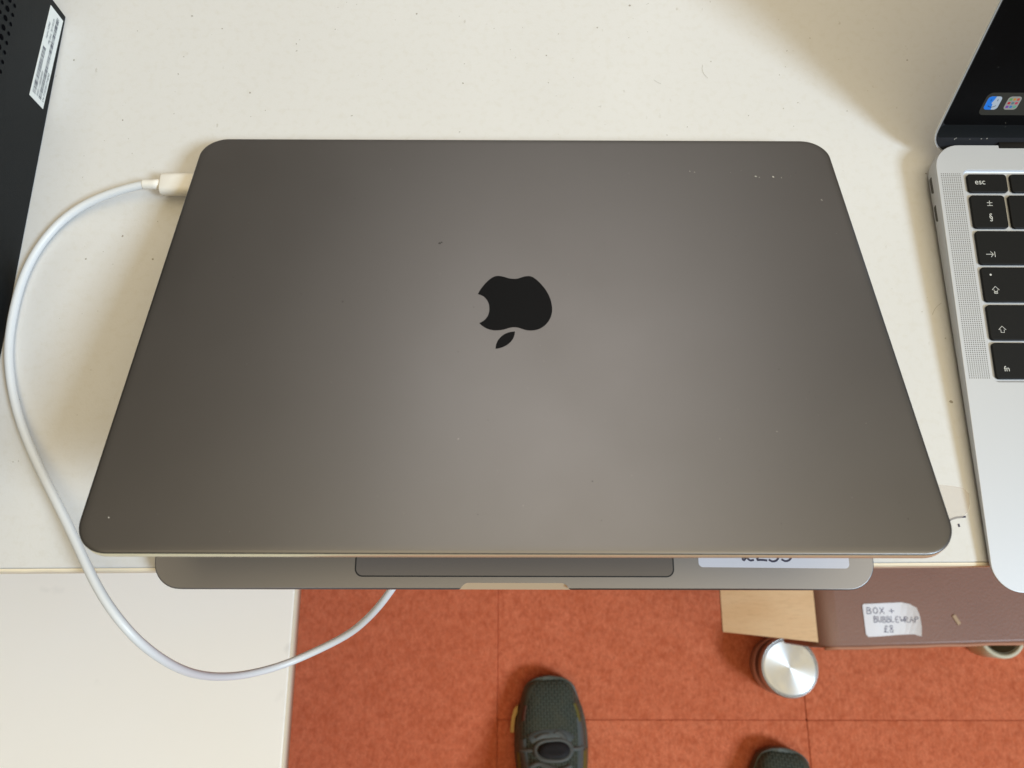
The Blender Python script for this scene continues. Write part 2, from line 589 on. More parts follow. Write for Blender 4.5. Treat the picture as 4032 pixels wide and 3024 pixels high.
# scrap of clear tape and pen marks beside the grey laptop
tp = [(-.010, -.0072), (.004, -.0085), (.0098, -.0035), (.0105, .0058), (.0015, .0072), (-.010, .0078)]
obj('tape_scrap', plate('tape_scrap', chaikin(tp, 1), .00006, .00022), 'clear_tape', tb, mw=T((.1925, .0385, 0)))
V, F = ribbon([[(-.0052, -.0060), (-.0035, -.0030), (-.0020, -.0008), (.0008, .0002), (.0050, .0006)],
               [(.0016, -.0028), (.0017, -.0036)]], .0008)
obj('pen_mark', mesh('pen_mark', V, F), 'pen_ink', tb, mw=T((.1945, .0312, .00016)))

# ------------------------------------------------------------------ low white table at the left
lt = thing('low_table', (-.55, -.20, FLOOR), 'low white side table at bottom left, below the cable loop', 'table')
PZ = -.35 - FLOOR
obj('tabletop', slab('tabletop', -.42, .3620, -.62, .36, .004, [(.001, PZ - .020), (0, PZ - .019), (0, PZ - .0009), (.0009, PZ)], 4), 'white_board', lt)
obj('edge_strip', slab('edge_strip', .3622, .3628, -.618, .358, .0005, [(0, PZ - .0198), (0, PZ - .0008)], 2), 'edge_band', lt)
ll = box('leg', -.02, .02, -.02, .02, 0, PZ - .0202, .003)
for x in (-.36, .08):
    for y in (-.54, .28):
        obj('leg', ll, 'table_steel', lt, local=T((x, y, 0)))

# ------------------------------------------------------------------ grey laptop, lid half closed
gl = thing('grey_laptop', (0, .1062, 0), 'dark grey laptop in the centre with its lid half closed', 'laptop')
HW, LEN = .15205, .2124
base_me = slab('base', -HW, HW, 0, LEN, .0118, [(.0060, .0009), (.0030, .0012), (.0012, .0022), (.0003, .0042), (0, .0066), (0, .0096), (.00018, .0100), (.0006, .0102)], 10)
# thumb notch: a slanted scoop in the front edge
nv = slab('cutter', -.0246, .0246, -.03, 0, .0050, [(0, 0), (0, .03)], 8)
nv.transform(T((0, .0027, .0102)) @ RX(radians(62)))
nv.materials.append(M['grey_edge_glint'].m)
base_me.materials.append(M['grey_aluminium_lifted'].m)
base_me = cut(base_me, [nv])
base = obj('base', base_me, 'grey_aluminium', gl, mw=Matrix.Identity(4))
obj('trackpad_gap', plate('trackpad_gap', rr(-.0674, .0672, .0051, .0892, .0034), .0102, .01023), 'black_gap', base, mw=Matrix.Identity(4))
obj('trackpad', plate('trackpad', rr(-.0668, .0666, .00565, .0886, .0029), .0102, .01027), 'trackpad_glass', base, mw=Matrix.Identity(4))
obj('keyboard', plate('keyboard', rr(-.138, .138, .096, .196, .003), .0102, .01025), 'key_black', base, mw=Matrix.Identity(4))
for x in (-.11, .11):
    for y in (.03, .19):
        obj('foot', lathe('foot', [(0, 0), (.006, 0), (.0065, .0006), (.006, .0014)], 20), 'rubber_dark', base, mw=T((x, y, 0)))
# price label on the palm rest
LR = radians(-.45)
pl = obj('price_label', plate('price_label', rr(0, .0637, 0, .0380, .0018, 5), 0, .00012), 'label_paper', gl, mw=T((.0776, .00935, .0102)) @ RZ(LR))
tag(pl, 'white price label with handwritten figures, half hidden by the lid')
S = [[(a + .0188, b + .0026) for a, b in st] for st in pen('£255', .0076, .0009, 0.80, .02, .92)]
V, F = ribbon(S, .00085)
obj('writing', mesh('writing', V, F), 'pen_ink', pl, local=T((0, 0, .00017)))
obj('hinge', tube('hinge', [(-.118, .2060, .0092), (.118, .2060, .0092)], .0038, 16), 'rubber_dark', gl, mw=Matrix.Identity(4))
# lid (hinge frame: origin on the hinge axis, y towards the back)
LA = radians(17.287)
LM = T((0, .205, .0115)) @ RX(-LA)
lid = obj('lid', slab('lid', -HW, HW, -.205, .0074, .0122, [(.0007, .0002), (.0001, .0005), (0, .0010), (0, .0034), (.00012, .0038), (.00045, .0040), (.0012, .00408), (.003, .0041)], 12), 'grey_aluminium', gl, mw=LM)
obj('chamfer_glint', slab('chamfer_glint', -HW - .00004, HW + .00004, -.20504, .00744, .0122, [(.0002, .0005), (0, .0007), (0, .0033), (.0002, .0037)], 12), 'grey_edge_glint', lid, mw=LM)  # thin shell holding the cream reflection colour
obj('screen', plate('screen', rr(-HW + .0015, HW - .0015, -.2035, .004, .0105), -.0002, .00019), 'screen_glass', lid, mw=LM)
EMB = [(-15.88, -90.72), (-15.07, -88.65), (-14.13, -86.88), (-12.93, -84.95), (-11.49, -83.0), (-10.02, -81.59), (-8.79, -80.87), (-7.54, -80.6), (-6.3, -80.73), (-5.05, -81.11), (-3.81, -81.63), (-2.56, -82.05), (-1.32, -82.27), (-0.33, -82.3), (0.67, -82.17), (1.91, -81.74), (3.16, -81.14), (4.4, -80.75), (5.65, -80.64), (6.77, -80.87), (7.88, -81.61), (9.34, -83.07), (10.79, -85.01), (12.22, -87.26), (13.4, -89.65), (14.31, -92.18), (14.93, -94.84), (15.2, -97.33), (15.19, -99.49), (14.83, -101.94), (14.0, -104.22), (12.75, -106.34), (11.29, -107.93), (9.84, -108.95), (8.17, -109.64), (6.51, -109.88), (4.85, -109.77), (3.2, -109.27), (1.78, -108.62), (0.59, -108.27), (-0.72, -108.15), (-2.02, -108.34), (-3.21, -108.73), (-4.63, -109.33), (-6.29, -109.72), (-7.95, -109.85), (-9.61, -109.7), (-11.27, -109.21), (-12.71, -108.32), (-13.92, -107.28), (-14.86, -106.14), (-13.49, -105.23), (-12.32, -104.02), (-11.51, -102.5), (-10.99, -100.51), (-10.86, -98.36), (-11.07, -96.19), (-11.73, -94.32), (-12.78, -92.6), (-14.15, -91.4)]
LEAF = [(-0.27, -110.41), (-0.37, -111.74), (-0.72, -113.21), (-1.43, -114.82), (-2.48, -116.28), (-3.88, -117.5), (-5.51, -118.4), (-6.91, -118.9), (-8.07, -119.1), (-8.02, -117.75), (-7.64, -116.01), (-6.95, -114.41), (-5.91, -112.94), (-4.62, -111.76), (-3.2, -110.95), (-1.78, -110.54)]
def smooth_keep(pts, sharp):
    """chaikin between sharp corners"""
    k = len(pts)
    idx = sorted(sharp)
    out = []
    for a, b in zip(idx, idx[1:] + [idx[0] + k]):
        seg = [pts[i % k] for i in range(a, b + 1)]
        out += chaikin(seg, 2, False)[:-1]
    return out
mm = lambda P: [(x / 1000, y / 1000) for x, y in P]
obj('emblem_body', plate('emblem_body', list(reversed(smooth_keep(mm(EMB), [0, 50]))), .0041, .00414), 'emblem_black', lid, mw=LM)
obj('emblem_leaf', plate('emblem_leaf', list(reversed(smooth_keep(mm(LEAF), [0, 8]))), .0041, .00414), 'emblem_black', lid, mw=LM)

# dust and small marks as real flecks
def flecks(spots, zz):
    V, F = [], []
    for x, y, r in spots:
        b = len(V)
        n_ = random.randint(5, 7)
        st, an0 = random.uniform(.45, 1.0), random.uniform(0, pi)
        for q in range(n_):
            an = 2 * pi * q / n_
            ra = r * random.uniform(.6, 1.15)
            ex, ey = ra * cos(an), ra * sin(an) * st
            V.append((x + ex * cos(an0) - ey * sin(an0), y + ex * sin(an0) + ey * cos(an0), zz))
        F.append(tuple(range(b, b + n_)))
    return mesh('flecks', V, F)
mk('dust_pale', (0.46, 0.44, 0.40), 0.9)
mk('mark_dark', (0.055, 0.052, 0.048), 0.8)
mk('table_speck', (0.34, 0.31, 0.27), 0.8)
LD = [(-0.0214, -0.1604, .0004), (0.0978, -0.1569, .0003), (-0.1421, -0.1921, .0004), (0.0829, -0.0149, .0006), (0.085, -0.0155, .0005), (0.1137, -0.0182, .0006), (0.1152, -0.0189, .0004), (0.1218, -0.0185, .0007), (0.1256, -0.0191, .0005), (0.1414, -0.0339, .0005)]
LD += [(random.uniform(-.145, .145), random.uniform(-.2, .0), random.uniform(.00008, .00018)) for _ in range(70)]
tag(obj('dust', flecks(LD, .00413), 'dust_pale', lid, mw=LM), kind='stuff')
LK = [(-0.0334, -0.0619, .0009), (-0.0326, -0.0612, .0006), (-0.0722, -0.0951, .0004), (0.0275, -0.1777, .0004)] + [(random.uniform(-.145, .145), random.uniform(-.2, .0), random.uniform(.00012, .00028)) for _ in range(50)]
tag(obj('marks', flecks(LK, .00412), 'mark_dark', lid, mw=LM), kind='stuff')
TD = [(0.0617, 0.3048, .0008), (0.2015, 0.0844, .0010), (0.207, 0.2032, .0007)] + [(x, y, .0006) for x, y in ((-0.2316, 0.2686), (-0.1919, 0.1672), (-0.201, 0.2324), (-0.1756, 0.1549), (-0.156, 0.2888), (-0.1374, 0.2492), (-0.1158, 0.2793), (-0.0839, 0.2356), (-0.0528, 0.2988), (-0.0271, 0.2554), (0.0165, 0.2727), (0.0438, 0.2904), (0.1439, 0.2762), (0.1715, 0.2395), (0.207, 0.2707), (-0.1759, 0.2603), (-0.2081, 0.1548))]
TD += [(random.uniform(-.24, .45), random.uniform(.02, .34), random.uniform(.00015, .0004)) for _ in range(420)]
tag(obj('debris', flecks(TD, .00008), 'table_speck', tb, mw=Matrix.Identity(4)), kind='stuff')
for st in ([(0.0987, 0.2673), (0.098, 0.2644), (0.0988, 0.2616), (0.1008, 0.259)], [(0.0724, 0.2578), (0.0743, 0.2564), (0.0762, 0.2553)], [(0.1990, 0.1273), (0.2010, 0.1309), (0.2042, 0.1333)]):
    V, F = ribbon([chaikin(st, 2, False)], .00014)
    obj('hair', mesh('hair', V, F), 'table_speck', tb, mw=T((0, 0, .0001)))

# ------------------------------------------------------------------ charging cable
cc = thing('charging_cable', (-.1827, .1905, 0), 'white charging cable looping from the grey laptop off the table edge', 'cable')
CAB = [(-0.1790, 0.1911, 0.0078), (-0.1827, 0.1909, 0.0075), (-0.198, 0.1873, 0.006), (-0.213, 0.1809, 0.004), (-0.224, 0.1709, 0.0028), (-0.2319, 0.1567, 0.0025), (-0.236, 0.1401, 0.0025), (-0.2366, 0.1216, 0.0025), (-0.2358, 0.109, 0.0025), (-0.2329, 0.0966, 0.003), (-0.2266, 0.0803, 0.004), (-0.2187, 0.066, 0.0055), (-0.2079, 0.0504, 0.008), (-0.1976, 0.0369, 0.0105), (-0.1877, 0.0239, 0.013), (-0.1773, 0.0089, 0.0155), (-0.1697, -0.0016, 0.0165), (-0.1624, -0.0108, 0.0155), (-0.1562, -0.0195, 0.01), (-0.1514, -0.0272, -0.002), (-0.148, -0.0339, -0.02), (-0.1453, -0.0385, -0.042), (-0.1392, -0.0408, -0.068), (-0.1288, -0.0389, -0.085), (-0.1187, -0.0355, -0.092), (-0.1073, -0.0305, -0.095), (-0.0897, -0.0222, -0.092), (-0.0801, -0.0155, -0.085), (-0.0704, -0.0073, -0.075), (-0.0627, 0.0019, -0.068),
       (-.050, .020, -.064), (-.036, .045, -.068), (-.028, .075, -.09), (-.024, .105, -.16), (-.022, .125, -.30), (-.021, .135, -.50), (-.020, .145, -.70), (-.016, .175, -.84), (-.004, .24, -.893), (.02, .34, -.897), (.05, .60, -.897)]
CP = catmull(CAB, 8)
for _ in range(30):
    CP = [CP[0]] + [(CP[i - 1] + CP[i] * 2 + CP[i + 1]) / 4 for i in range(1, len(CP) - 1)] + [CP[-1]]
obj('cord', tube('cord', CP, .00195, 16), 'cable_white', cc, mw=Matrix.Identity(4))
obj('sleeve', tube('sleeve', [(-.1814, .1911, .0077), (-.1812, .1911, .0077), (-.1765, .1911, .0077), (-.1722, .1911, .0077)], lambda t: .00235 if t < .99 else .0026, 20), 'plug_white', cc, mw=Matrix.Identity(4))
ph = slab('plug_housing', -.0056, .0056, -.0034, .0034, .0031, [(.0008, 0), (.0002, .0003), (0, .0008), (0, .0182), (.0003, .0186)], 8)
obj('plug_housing', ph, 'plug_white', cc, mw=T((-.1727, .1911, .0077)) @ RZ(pi / 2) @ RX(pi / 2) @ RZ(0))
pt = slab('plug_tip', -.0041, .0041, -.0012, .0012, .0011, [(0, 0), (0, .0035)], 6)
obj('plug_tip', pt, 'plug_steel', cc, mw=T((-.1541, .1911, .0077)) @ RZ(pi / 2) @ RX(pi / 2))

# ------------------------------------------------------------------ silver laptop, open
ax, ay = .2050, -.0008
sl = thing('silver_laptop', (ax + HW, ay + LEN / 2, 0), 'open silver laptop with black keys and a dark lit screen', 'laptop')
SM = T((ax, ay, 0))
ztop = lambda y: .0035 + .0092 * y / LEN
zm = lambda y, f: .0012 + (ztop(y) - .0012) * f
sb = slab('base', 0, 2 * HW, 0, LEN, .0125, [(.0032, 0), (.0014, .10), (.0006, .30), (.0002, .55), (.00003, .82), (0, .93), (.00012, .975), (.0004, 1.0)], 10, zm)
SLOPE = math.atan(.0092 / LEN)
KM = T((0, 0, .0035)) @ RX(SLOPE)                     # frame of the top face
well = slab('cutter', .0128, 2 * HW - .0128, .0926, .1990, .0026, [(0.0008, -.0011), (.0002, -.0006), (0, 0), (-.0004, .003)], 6)
well.transform(KM)
hn = box('cutter', .0322, 2 * HW - .0322, .2105, .25, .003, .03, .0003)
tr = slab('cutter', HW - .0605, HW + .0605, .004, .0860, .003, [(0, -.0003), (0, .003)], 6)
tr.transform(KM)
hl = slab('cutter', HW - .024, HW + .024, -.004, .0022, .002, [(0, -.0012), (0, .01)], 6)
hl.transform(KM)
for m_ in (sb, well, hn, tr, hl):
    m_.materials.append(M['silver_aluminium'].m)
sb = cut(sb, [well, hn, tr, hl])
sbo = obj('base', sb, 'silver_aluminium', sl, mw=SM)
obj('trackpad', slab('trackpad', HW - .0602, HW + .0602, .0043, .0857, .0028, [(0, -.0002), (0, -.00008), (.0001, 0)], 6), 'silver_aluminium', sl, mw=SM @ KM)
# keyboard
GAP = .0017
rows = [(.1870, .1967, [1.06] + [.995] * 13), (.1683, .1855, [.98] + [1.03] * 12 + [1.55]), (.1497, .1669, [1.5] + [1.03] * 12 + [1.0]),
        (.1311, .1484, [1.72] + [1.03] * 12 + [.75]), (.1125, .1297, [1.25] + [1.03] * 11 + [2.2]), (.0941, .1113, [.98, 1, 1, 1.25, 5.3, 1.25, 1, 1, 1, 1])]
KX0, KX1 = .0144, 2 * HW - .0144
cache = {}
KEYS = {}
for r, (y0, y1, ws) in enumerate(rows):
    u = (KX1 - KX0 - GAP * (len(ws) - 1)) / sum(ws)
    x = KX0
    for c, wd in enumerate(ws):
        w_ = wd * u
        key = (round(w_, 5), round(y1 - y0, 5))
        if key not in cache:
            cache[key] = slab('key', 0, w_, 0, y1 - y0, .0017, [(.0001, 0), (0, .0002), (0, .0011), (.00012, .00128), (.0004, .00135)], 5)
        KEYS[(r, c)] = obj('key', cache[key], 'key_black', sl, mw=SM @ KM @ T((x, y0, -.0011)))
        x += w_ + GAP
def legend(k, V, F, me=None):
    obj('legend', me or mesh('legend', V, F), 'legend_white', KEYS[k], mw=SM @ KM @ T((0, 0, .00028)))
LW = .00026
me = text_mesh('legend', 'esc', .0040); me.transform(T((.0177, .1912, 0))); legend((0, 0), 0, 0, me)
V, F = ribbon([[(.0222, .1815), (.0246, .1815)], [(.0234, .1825), (.0234, .1805)], [(.0222, .1800), (.0246, .1800)]], LW); legend((1, 0), V, F)
me = text_mesh('legend', '\u00a7', .0044); me.transform(T((.0222, .1728, 0)))
obj('legend', me, 'legend_white', KEYS[(1, 0)], mw=SM @ KM @ T((0, 0, .00028)))
V, F = ribbon([[(.0181, .1549), (.0214, .1549)], [(.0203, .1562), (.0215, .1549), (.0203, .1536)], [(.0222, .1562), (.0222, .1536)]], LW); legend((2, 0), V, F)
def arrow(cx, cy, s, bar):
    P = [(-.45, 0), (-1, 0), (0, 1.05), (1, 0), (.45, 0), (.45, -.75 if not bar else -.45), (-.45, -.75 if not bar else -.45), (-.45, 0)]
    out = [[(cx + a * s, cy + b * s) for a, b in P]]
    if bar:
        out.append([(cx + a * s, cy + b * s) for a, b in ((-.45, -.65), (.45, -.65), (.45, -1.0), (-.45, -1.0), (-.45, -.65))])
    return out
V, F = ribbon(arrow(.0200, .1370, .0017, True), LW)
dot = [(.0187 + .0005 * cos(a * pi / 6), .1446 + .0005 * sin(a * pi / 6), 0) for a in range(12)]
k0 = len(V); V += dot; F.append(tuple(range(k0, k0 + 12)))
legend((3, 0), V, F)
V, F = ribbon(arrow(.0203, .1175, .0017, False), LW); legend((4, 0), V, F)
me = text_mesh('legend', 'fn', .0036); me.transform(T((.0183, .0977, 0))); legend((5, 0), 0, 0, me)
# speaker grilles, real little discs in one part each
for x0 in (.0022, 2 * HW - .0112):
    V, F = [], []
    nx, ny = 10, 111
    for i in range(nx):
        for j in range(ny):
            cx = x0 + .0090 * i / (nx - 1)
            cy = .0946 + (.1968 - .0946) * j / (ny - 1)
            b = len(V)
            for k in range(6):
                V.append((cx + .00027 * cos(k * pi / 3), cy + .00027 * sin(k * pi / 3), .00006))
            F.append(tuple(range(b, b + 6)))
    g = obj('speaker_grille', mesh('speaker_grille', V, F), 'grille_hole', sl, mw=SM @ KM)
    tag(g, kind='stuff')
for y0 in (.1733, .1885):
    st = slab('port', -.0043, .0043, -.0013, .0013, .00125, [(0, 0), (0, .0009)], 8)
    obj('port', st, 'port_dark', sl, mw=T((.20605, y0 + .0042, .0064)) @ RY(-radians(84)) @ RZ(pi / 2))
obj('hinge', tube('hinge', [(.033, .2132, .0088), (2 * HW - .033, .2132, .0088)], .0037, 18), 'rubber_dark', sl, mw=SM)
# lid of the silver laptop: hinge frame, y runs up the screen
LT = radians(90 - 22.7)
SLM = T((ax, .2134, .0118)) @ RX(LT)
slid = obj('lid', slab('lid', 0, 2 * HW, -.0060, .2094, .0125, [(.006, -.0036), (.0025, -.0031), (.0006, -.0020), (0, -.0008), (0, -.0002), (.0002, 0)], 10), 'silver_aluminium', sl, mw=SLM)
mk('silver_edge_glint', (0.93, 0.93, 0.91), 0.35, 0.0)  # reflected glint on the lid edge, put in as near-white colour
obj('chamfer_glint', slab('chamfer_glint', -.00005, 2 * HW + .00005, -.00605, .20945, .0125, [(.0006, -.0020), (0, -.0009), (0, -.0003), (.0002, -.00005)], 10), 'silver_edge_glint', slid, mw=SLM)  # thin shell holding the whitened glint
obj('gasket', slab('gasket', .0007, 2 * HW - .0007, -.0053, .2088, .0120, [(0, -.0003), (0, .00015)], 10), 'rubber_dark', slid, mw=SLM)
obj('screen', slab('screen', .0011, 2 * HW - .0011, .0101, .2084, .0020, [(0, 0), (0, .0003)], 10), 'screen_glass', slid, mw=SLM)
obj('chin', slab('chin', .0011, 2 * HW - .0011, .0030, .0100, .0020, [(0, 0), (0, .00028)], 8), 'screen_chin', slid, mw=SLM)
tag(obj('dust', flecks([(.0105, .0022, .0005), (.0110, .0027, .0005), (.0235, .0024, .0004), (.0262, .0025, .0005), (.0180, .0022, .0003), (.0310, .0112, .0002), (.0135, .0395, .0002)], .00034), 'dust_pale', slid, mw=SLM), kind='stuff')
obj('dock', plate('dock', rr(.0153, 2 * HW - .0153, .0154, .0270, .0026, 6), .0003, .00034), 'glow_dock', slid, mw=SLM)
# face icon: blue half and pale half
sq = rr(.0165, .0230, .0183, .0251, .0015, 6)
def clip(pts, f):
    return [p for p in pts if f(p)]
prof = [(.0201, .0251), (.0196, .0232), (.0190, .0215), (.0198, .0213), (.0199, .0200), (.0203, .0183)]
left = [p for p in sq if p[0] < .0195] + []
right = [p for p in sq if p[0] > .0195]
lp = sorted([p for p in left if p[1] > .0217], key=lambda p: -p[0]) + sorted([p for p in left if p[1] <= .0217], key=lambda p: p[0])
rp = sorted([p for p in right if p[1] <= .0217], key=lambda p: p[0]) + sorted([p for p in right if p[1] > .0217], key=lambda p: -p[0])
def by_angle(P, c=(.01975, .0217)):
    return sorted(P, key=lambda p: math.atan2(p[1] - c[1], p[0] - c[0]))
obj('face_icon_pale', plate('icon', by_angle(sq), .00034, .00038), 'glow_pale', slid, mw=SLM)
lb = [p for p in rr(.0165, .0230, .0183, .0251, .0015, 6) if p[0] < .0190]
lb = sorted([p for p in lb if p[1] > .0217], key=lambda p: (-p[0], -p[1])) + sorted([p for p in lb if p[1] <= .0217], key=lambda p: (p[0], -p[1]))
obj('face_icon_blue', plate('icon', prof[::-1] + lb, .00038, .00041), 'glow_blue', slid, mw=SLM)
V, F = ribbon([[(.0180, .0203), (.0188, .0198), (.0199, .0196), (.0210, .0199), (.0217, .0204)], [(.0182, .0229), (.0182, .0236)], [(.0213, .0229), (.0213, .0236)]], .0003)
obj('face_icon_lines', mesh('icon', V, F), 'glow_line', slid, mw=SLM @ T((0, 0, .00044)))
obj('grid_icon', plate('icon', rr(.0259, .0322, .0183, .0251, .0015, 6), .00034, .00038), 'glow_grey', slid, mw=SLM)
for i in range(9):
    cx, cy = .0273 + (i % 3) * .00175, .0236 - (i // 3) * .0019
    obj('icon_dot', plate('icon', rr(cx - .00065, cx + .00065, cy - .0006, cy + .0006, .0003, 3), .00038, .00041), 'glow_dot_%d' % i, slid, mw=SLM)

# ------------------------------------------------------------------ black desktop computer
pc = thing('desktop_computer', (-.42, .16, 0), 'black desktop computer case with a barcode sticker at the left edge', 'computer')
obj('case', slab('case', -.60, -.24, .030, .2965, .0016, [(.0003, .0003), (0, .0006), (0, .098), (.0015, .1)], 5), 'case_black', pc, mw=Matrix.Identity(4))
for x in (-.56, -.28):
    for y in (.06, .27):
        obj('foot', lathe('foot', [(0, 0), (.007, 0), (.007, .0004)], 16), 'rubber_dark', pc, mw=T((x, y, 0)))
FM = Matrix(((0, 0, 1, -.24), (1, 0, 0, 0), (0, 1, 0, 0), (0, 0, 0, 1)))      # face frame: u = y, v = z, out = +x
V, F = [], []
for i in range(34):
    for j in range(11):
        y, z = .2695 - .0053 * i, .0375 + .0040 * j
        r = .00100 if j % 2 == 0 else .00145
        b = len(V)
        for k in range(10):
            V.append((y + r * cos(k * pi / 5), z + r * sin(k * pi / 5), .00012))
        F.append(tuple(range(b, b + 10)))
tag(obj('vent_holes', mesh('vent_holes', V, F), 'hole_black', pc, mw=FM), kind='stuff')
stk = obj('barcode_sticker', plate('sticker', [(.2358, .0044), (.2915, .0021), (.2914, .0135), (.2358, .0159)], 0, .0002), 'sticker_paper', pc, mw=FM)
# print: local frame along the sticker, x from its low end to its high end
KMs = FM @ T((.2358, .0044, .0003)) @ RZ(math.atan2(-.0023, .0557))
V, F = [], []
def bar(x0, x1, y0, y1):
    b = len(V)
    V.extend([(x0, y0, 0), (x1, y0, 0), (x1, y1, 0), (x0, y1, 0)])
    F.append((b, b + 1, b + 2, b + 3))
for (xa, xb, ya, yb) in ((.0028, .0310, .0078, .0103), (.0030, .0530, .0030, .0052)):
    x = xa
    while x < xb:
        w_ = random.choice((.00022, .00035, .0006))
        bar(x, x + w_, ya, yb)
        x += w_ + random.choice((.00025, .0004, .0006))
obj('barcode', mesh('barcode', V, F), 'print_ink', stk, mw=KMs)
for body, x, y, s in (('SNID: 11500587430', .003, .0058, .0018), ('Aspire X3960', .036, .0088, .0018), ('Mfg Date  2011/03/29', .0345, .0062, .0018), ('S/N: PTSG50217106902', .003, .0010, .0018)):
    me = text_mesh('print', body, s)
    me.transform(T((x, y, 0)))
    obj('print', me, 'print_ink', stk, mw=KMs)

# ------------------------------------------------------------------ brown box under the table edge
BZ = -.62
bb = thing('brown_box', (.55, .10, FLOOR), 'brown box with a handwritten price label, jutting out under the table edge', 'box')
BM = T((.3600, -.0535, BZ)) @ RZ(radians(1.57))
# profile across the box: softly rounded left shoulder, crisp right edge
pr = [(.002, -.115), (0, -.112), (0, -.040)] + [(.026 - .026 * cos(radians(q)), -.026 + .026 * sin(radians(q)) - .0008) for q in range(8, 90, 9)] + [(.030, 0), (.416, 0), (.419, -.001), (.42, -.004), (.42, -.115)]
V, F = [], []
cxm, czm = .21, -.06
rowsb = [(0, .0035), (.0006, .0016), (.0018, .0004), (.0036, 0), (.34, 0)]
for y, sh in rowsb:
    for x, z in pr:
        V.append((x + math.copysign(min(sh, abs(cxm - x)), cxm - x), y, z + math.copysign(min(sh, abs(czm - z)), czm - z)))
k = len(pr)
for j in range(len(rowsb) - 1):
    for i in range(k):
        a, b = j * k + i, j * k + (i + 1) % k
        F.append((a, a + k, b + k, b))
F.append(tuple(range(k))); F.append(tuple(reversed(range(4 * k, 5 * k))))
bx = mesh('body', V, F)
bm = bmesh.new(); bm.from_mesh(bx); bmesh.ops.recalc_face_normals(bm, faces=bm.faces); bm.to_mesh(bx); bm.free()
for p in bx.polygons: p.use_smooth = len(p.vertices) == 4 and p.area < .02
obj('body', bx, 'brown_vinyl', bb, mw=BM)
obj('front_piping', tube('front_piping', [(.012 + .4 * i / 24, -.0007 + .0004 * sin(i * 1.7), -.0045 + .0003 * sin(i * 2.3)) for i in range(25)], .0021, 10), 'brown_seam', bb, mw=BM)
obj('plinth', box('plinth', .44, .74, .06, .26, FLOOR, BZ - .115, .004), 'brown_vinyl', bb, mw=Matrix.Identity(4))
# flap of pale board hanging from its left side
A_, B_, C_, D_ = Vector((.366, -.0470, -.6270)), Vector((.2620, -.0363, -.6600)), Vector((.2620, .16, -.6600)), Vector((.366, .16, -.6270))
V, F = [], []
NU = 12
for j, (P, Q) in enumerate(((A_, B_), (D_, C_))):
    for i in range(NU + 1):
        t_ = i / NU
        q = P.lerp(Q, t_)
        q.z += .004 * sin(pi * t_)
        V.append(q)
for j in range(2):
    for i in range(NU + 1):
        V.append(V[j * (NU + 1) + i] + Vector((0, 0, -.004)))
K = NU + 1
for i in range(NU):
    F.append((i, i + K, i + K + 1, i + 1))
    F.append((2 * K + i, 2 * K + i + 1, 3 * K + i + 1, 3 * K + i))
    F.append((i, i + 1, 2 * K + i + 1, 2 * K + i))
    F.append((K + i, 3 * K + i, 3 * K + i + 1, K + i + 1))
F.append((NU, NU + K, NU + 3 * K, NU + 2 * K)); F.append((0, 2 * K, 3 * K, K))
me = mesh('flap', V, F)
me.materials.append(M['pale_cardboard'].m); me.materials.append(M['cardboard_edge'].m)
for p in me.polygons:
    if abs(p.normal.z) < .6: p.material_index = 1
tag(obj('flap', me, None, bb, mw=Matrix.Identity(4)), 'pale cardboard flap folded out at the left side of the brown box')
# curled label
LP = [(.0002, .0355), (.002, .0372), (.047, .0392), (.0555, .0375), (.0625, .0330), (.0645, .0240), (.0650, .0120), (.0636, .0005), (.0560, .0028), (.040, .0022), (.018, .0004), (.003, -.0003), (.0004, .0025)]
lb_me = plate('price_label', LP, 0, .0003)
bm = bmesh.new(); bm.from_mesh(lb_me)
bmesh.ops.triangulate(bm, faces=[f for f in bm.faces if len(f.verts) > 4])
bmesh.ops.subdivide_edges(bm, edges=bm.edges[:], cuts=2, use_grid_fill=True)
for v in bm.verts:
    v.co.z += max(0, (v.co.x - .045)) ** 2 * 14 + .0003 * sin(v.co.x * 140)
bm.to_mesh(lb_me); bm.free()
bl = obj('price_label', lb_me, 'label_paper_white', bb, mw=T((.4202, -.0402, BZ + .0006)))
tag(bl, 'white paper label with three lines of handwriting, right corner curling up')
S = []
for txt, x, y, h in (('BOX +', .0045, .0262, .0070), ('BUBBLEWRAP', .0115, .0162, .0066), ('£8', .0225, .0048, .0080)):
    adv, xs = (.84, .95) if txt != 'BOX +' else (.95, 1.15)
    S += [[(a + x, b + y) for a, b in st] for st in pen(txt, h, .0008, adv, .04, xs)]
V, F = ribbon(S, .00095)
V = [(x, y, max(0, x - .045) ** 2 * 14 + .0003 * sin(x * 140) + .0005) for x, y, z in V]
obj('writing', mesh('writing', V, F), 'pen_ink_grey', bl)

mk('scrap_card', (0.52, 0.36, 0.22), 0.7)
sp = obj('cardboard_scrap', slab('cardboard_scrap', -.0022, .0022, -.0060, .0060, .0006, [(0, 0), (0, .0006), (.0003, .0008)], 3), 'scrap_card', None, mw=T((.5307, -.0208, BZ + .0004)) @ RZ(radians(28)))
tag(sp, 'small tan scrap of card lying on the brown box', 'scrap')

